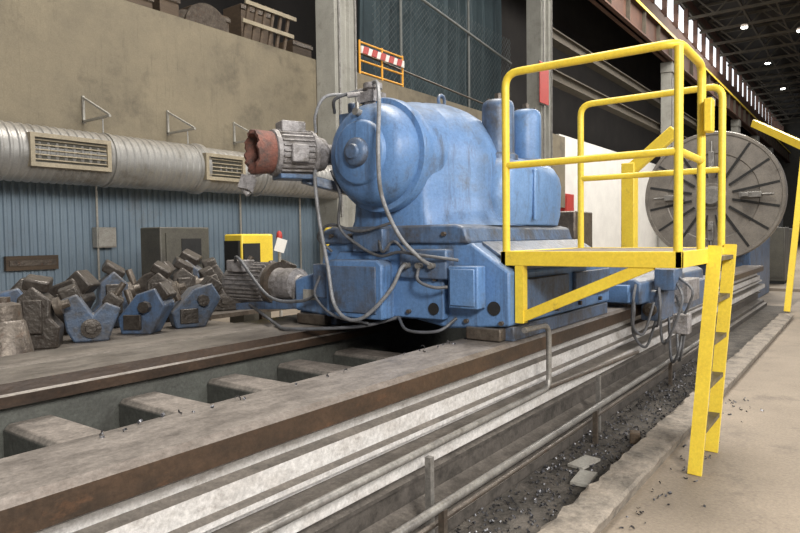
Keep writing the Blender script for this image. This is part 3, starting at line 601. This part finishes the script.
# ---------------------------------------------------------------- steady rest arms on benches
def skid(x0,x1,y0,y1,z,lab):
    t=thing('steel_bench',((x0+x1)/2,(y0+y1)/2,0),lab,'bench')
    g=G(); g.box(x0,x1,y0,y1,z-0.06,z); g.obj('top','tool',t)
    for x in (x0+0.06,x1-0.06):
        for y in (y0+0.06,y1-0.06):
            g=G(); g.box(x-0.04,x+0.04,y-0.04,y+0.04,0,z-0.06); g.obj('leg','tool',t)
    return t
skid(2.45,4.95,5.95,7.5,0.62,'low dirty steel bench holding steady rest arms')
skid(5.0,7.95,7.3,9.0,0.58,'low dirty steel bench holding rusty tooling')
def arm(x,y,z,m,rz,s,v,lab,grp):
    t=thing('steady_rest_arm',(x,y,z),lab,'machine part',grp)
    J=lambda q:random.uniform(-q,q)
    P=lambda L:[(x+a+J(.012),z+b+(J(.012) if b>0 else 0)) for a,b in L]
    if v==0:   # open V clamp
        g=G(); g.prismy(P([(-0.15,0),(0.15,0),(0.2,0.12),(0.27,0.3),(0.14,0.38),(0.01,0.25),(-0.10,0.46),(-0.25,0.40),(-0.2,0.12)]),y-0.12,y+0.12)
        g.obj('body',m,t,bevel=0.018)
        g=G(); g.obox((x+0.2,y,z+0.37),(0.16,0.19,0.13),(0.1,0.5+J(.2),0)); g.obj('jaw_pad','toold',t,bevel=0.018)
        g=G(); g.obox((x-0.18,y,z+0.45),(0.16,0.19,0.14),(0.1,-0.45+J(.2),0)); g.obj('jaw_pad','toold',t,bevel=0.018)
        g=G(); g.revolve((x,y-0.12,z+0.13),(0,-1,0),[(0,0.09),(0.03,0.09),(0.035,0.05),(0.06,0.045)],20); g.obj('boss','toold',t)
        g=G(); g.cyl((x+0.22,y-0.02,z+0.42),(x+0.3,y-0.02,z+0.54),0.03,n=12); g.obj('screw','tool',t)
    elif v==1:  # leaning angular arm
        g=G(); g.prismy(P([(-0.2,0),(0.1,0),(0.26,0.28),(0.17,0.46),(-0.02,0.40),(-0.24,0.16)]),y-0.13,y+0.13); g.obj('body',m,t,bevel=0.018)
        g=G(); g.obox((x+0.2,y,z+0.42),(0.14,0.21,0.18),(0,-0.85+J(.2),0)); g.obj('jaw_pad','toold',t,bevel=0.018)
        g=G(); g.box(x-0.16,x+0.02,y-0.16,y-0.13,z+0.05,z+0.2); g.obj('cover_plate','toold',t,bevel=0.006)
        g=G(); g.cyl((x+0.07,y-0.13,z+0.28),(x+0.07,y-0.2,z+0.28),0.06,n=8); g.obj('pivot','toold',t)
        g=G(); g.cyl((x-0.14,y,z+0.28),(x-0.2,y+0.02,z+0.44),0.035,n=12); g.obj('screw','tool',t)
    else:       # upright block
        g=G(); g.prismy(P([(-0.18,0),(0.18,0),(0.19,0.18),(0.12,0.26),(0.13,0.42),(-0.0,0.54),(-0.12,0.44),(-0.13,0.24),(-0.19,0.16)]),y-0.13,y+0.13); g.obj('body',m,t,bevel=0.018)
        g=G(); g.box(x-0.07,x+0.07,y-0.18,y-0.13,z+0.14,z+0.42); g.obj('slide','toold',t,bevel=0.008)
        g=G(); g.obox((x+0.02,y,z+0.55),(0.2,0.2,0.1),(0.2,0.35+J(.3),0)); g.obj('jaw_pad','toold',t,bevel=0.018)
        g=G(); g.revolve((x+0.14,y,z+0.34),(1,0,0.3),[(0,0.08),(0.05,0.08),(0.06,0.04),(0.12,0.035)],14); g.obj('knob','tool',t)
    t.rotation_euler=(0,0,rz); t.scale=(s,)*3
    return t
for i,(x,y,v,rz,s,m) in enumerate(((2.8,6.3,2,-0.6,1.1,'toold'),(3.32,6.3,0,-0.5,1.05,'bluedull'),(3.4,7.1,1,-0.9,1.3,'toold'),(3.92,6.3,1,-1.0,1.05,'blued'),(4.52,6.3,1,-0.4,1.1,'bluedull'),(4.6,7.05,2,-0.7,1.15,'toold'),(2.8,7.1,1,-0.5,1.2,'blued'),(4.0,7.1,2,-0.4,1.2,'bluedull'))):
    arm(x,y,0.62,m,rz,s,v,'dark greasy steel steady rest casting with jaw' if m=='toold' else 'grimy dull blue angular steady rest arm with dark jaw','steady rest arms on the bench')
for i,(x,y,v,rz,s) in enumerate(((5.35,7.7,2,-0.4,1.25),(5.35,8.5,1,-0.8,1.4),(6.05,7.7,0,-0.5,1.2),(6.05,8.5,2,-0.8,1.4),(6.75,7.7,1,-0.9,1.25),(6.75,8.5,0,-0.6,1.4),(7.4,7.75,2,-0.3,1.1),(7.45,8.5,1,-0.9,1.3))):
    arm(x,y,0.58,'toold' if i!=3 else 'bluedull',rz,s,v,'dark rusty brown machine casting standing on bench','rusty machine parts on the bench')
t=thing('bell_casting',(2.2,5.5,0),'grey bell-shaped casting standing behind the bed','casting')
g=G(); g.revolve((2.2,5.5,0),(0,0,1),[(0,0.3),(0.06,0.3),(0.1,0.26),(0.6,0.23),(0.98,0.15),(1.0,0.13),(1.12,0.12),(1.14,0.06)],28); g.obj('body','tool',t)
g=G(); g.cyl((2.2,5.5,1.14),(2.2,5.5,1.18),0.05); g.obj('cap','tool',t)
t=thing('yellow_machine',(7.9,9.4,0),'bright yellow machine box with black front panel','machine')
g=G(); g.box(7.6,8.35,9.1,9.6,0.7,1.72); g.obj('housing','yellow',t,bevel=0.03)
g=G(); g.box(7.62,8.0,9.07,9.1,0.95,1.55); g.obj('panel','black',t)
g=G(); g.box(7.56,7.6,9.15,9.55,0.95,1.6); g.obj('side_panel','black',t)
g=G(); g.box(7.65,8.3,9.15,9.55,0,0.7); g.obj('stand','cabin',t)
t=thing('red_valve',(8.6,9.2,0),'stand pipe with white tag and small red valve','valve')
g=G(); g.cyl((8.6,9.2,0),(8.6,9.2,1.5),0.03,n=10); g.obj('pipe','plate',t)
g=G(); g.obox((8.58,9.15,1.5),(0.2,0.02,0.26),(0,0.3,-0.5)); g.obj('tag','white',t)
g=G(); g.revolve((8.6,9.2,1.6),(0,0,1),[(0,0.04),(0.06,0.06),(0.14,0.05),(0.18,0.02)],16); g.obj('valve_head','red',t)

# ---------------------------------------------------------------- swarf and plates
def chips(n, fn, name, lab):
    g=G()
    for i in range(n):
        x,y,z=fn(); r=random.uniform(0.006,0.017); a0=random.uniform(0,6.28); w=random.uniform(0.003,0.007); tl=random.uniform(-0.9,0.9)
        E=Euler((tl,random.uniform(-0.9,0.9),a0)).to_matrix(); span=random.uniform(1.5,4.5); k=5; V=[];F=[]
        for j in range(k+1):
            t=span*j/k; p=Vector((r*math.cos(t),r*math.sin(t),0)); V += [p-Vector((0,0,w)),p+Vector((0,0,w))]
        V=[E@p for p in V]; mz=min(p.z for p in V); V=[p+Vector((x,y,z-mz)) for p in V]
        F=[(2*j,2*j+1,2*j+3,2*j+2) for j in range(k)]
        g.add(V,F)
    return g.obj(name,'chip',label=lab,category='swarf',kind='stuff')
R_=random
chips(1500, lambda:(R_.uniform(1.5,9),R_.uniform(1.41,1.89),PZ+0.012), 'swarf','curled metal chips strewn along the trench bottom')
chips(90, lambda:(R_.uniform(2,7),1.10-abs(R_.gauss(0,0.13)),0.0), 'swarf','scattered metal chips on the concrete floor')
chips(22, lambda:(R_.uniform(0.6,4.0),R_.uniform(2.3,2.38),0.865), 'swarf','a few metal chips lying on the guideway')
for x,y,a in ((4.2,1.55,0.1),(4.5,1.66,-0.15)):
    g=G(); g.obox((x,y,PZ+0.028),(0.26,0.12,0.02),(0,0,a)); g.obj('steel_plate','plate',label='small pale flat plate lying in the trench',category='plate',group='loose plates')
g=G(); g.obox((5.2,1.5,PZ+0.06),(0.1,0.08,0.09),(0,0,0.3)); g.obj('wood_block','brown',label='small wooden block lying in the trench',category='wood block',bevel=0.008)

# ---------------------------------------------------------------- lights
w=bpy.data.worlds.new('World'); sc.world=w; w.use_nodes=True
w.node_tree.nodes['Background'].inputs[0].default_value=(0.9,0.92,1,1); w.node_tree.nodes['Background'].inputs[1].default_value=0.22
def area(loc,target,size,power,col=(1,0.95,0.88),sy=None):
    l=bpy.data.lights.new('area','AREA'); l.energy=power; l.size=size; l.color=col
    if sy: l.shape='RECTANGLE'; l.size_y=sy
    o=bpy.data.objects.new('added_area_light',l); C.objects.link(o); o.location=loc
    o.rotation_euler=(Vector(target)-Vector(loc)).to_track_quat('-Z','Y').to_euler(); return o
area((-2,-4,5),(4,3,1),1.5,780)  # soft key added near the camera, aimed at the machine, no fixture there
area((8,4,18),(8,4,0),7,4000)
area((34,4,18.8),(36,10,2),12,6500)  # added to brighten the white wall, not one of the high bay lamps
area((60,2,18.8),(60,2,0),20,6000)
area((6,-11,8),(8,12,2),14,2200,(1,0.97,0.93),5)  # added broad fill from the unseen camera side, no modelled source

# ---------------------------------------------------------------- camera
th=math.radians(36.3); ph=math.radians(2.5); ro=math.radians(0.77)
F=Vector((math.cos(th)*math.cos(ph),math.sin(th)*math.cos(ph),-math.sin(ph)))
R0=Vector((math.sin(th),-math.cos(th),0)); U0=R0.cross(F)
Rr=R0*math.cos(ro)-U0*math.sin(ro); U=U0*math.cos(ro)+R0*math.sin(ro)
cd=bpy.data.cameras.new('camera'); cam=bpy.data.objects.new('camera',cd); C.objects.link(cam)
m3=Matrix((Rr,U,-F)).transposed(); cam.matrix_world=Matrix.Translation((0,0,1.6))@m3.to_4x4()
cd.sensor_width=36; cd.lens=28.8; cd.clip_end=400; cd.clip_start=0.05
sc.camera=cam
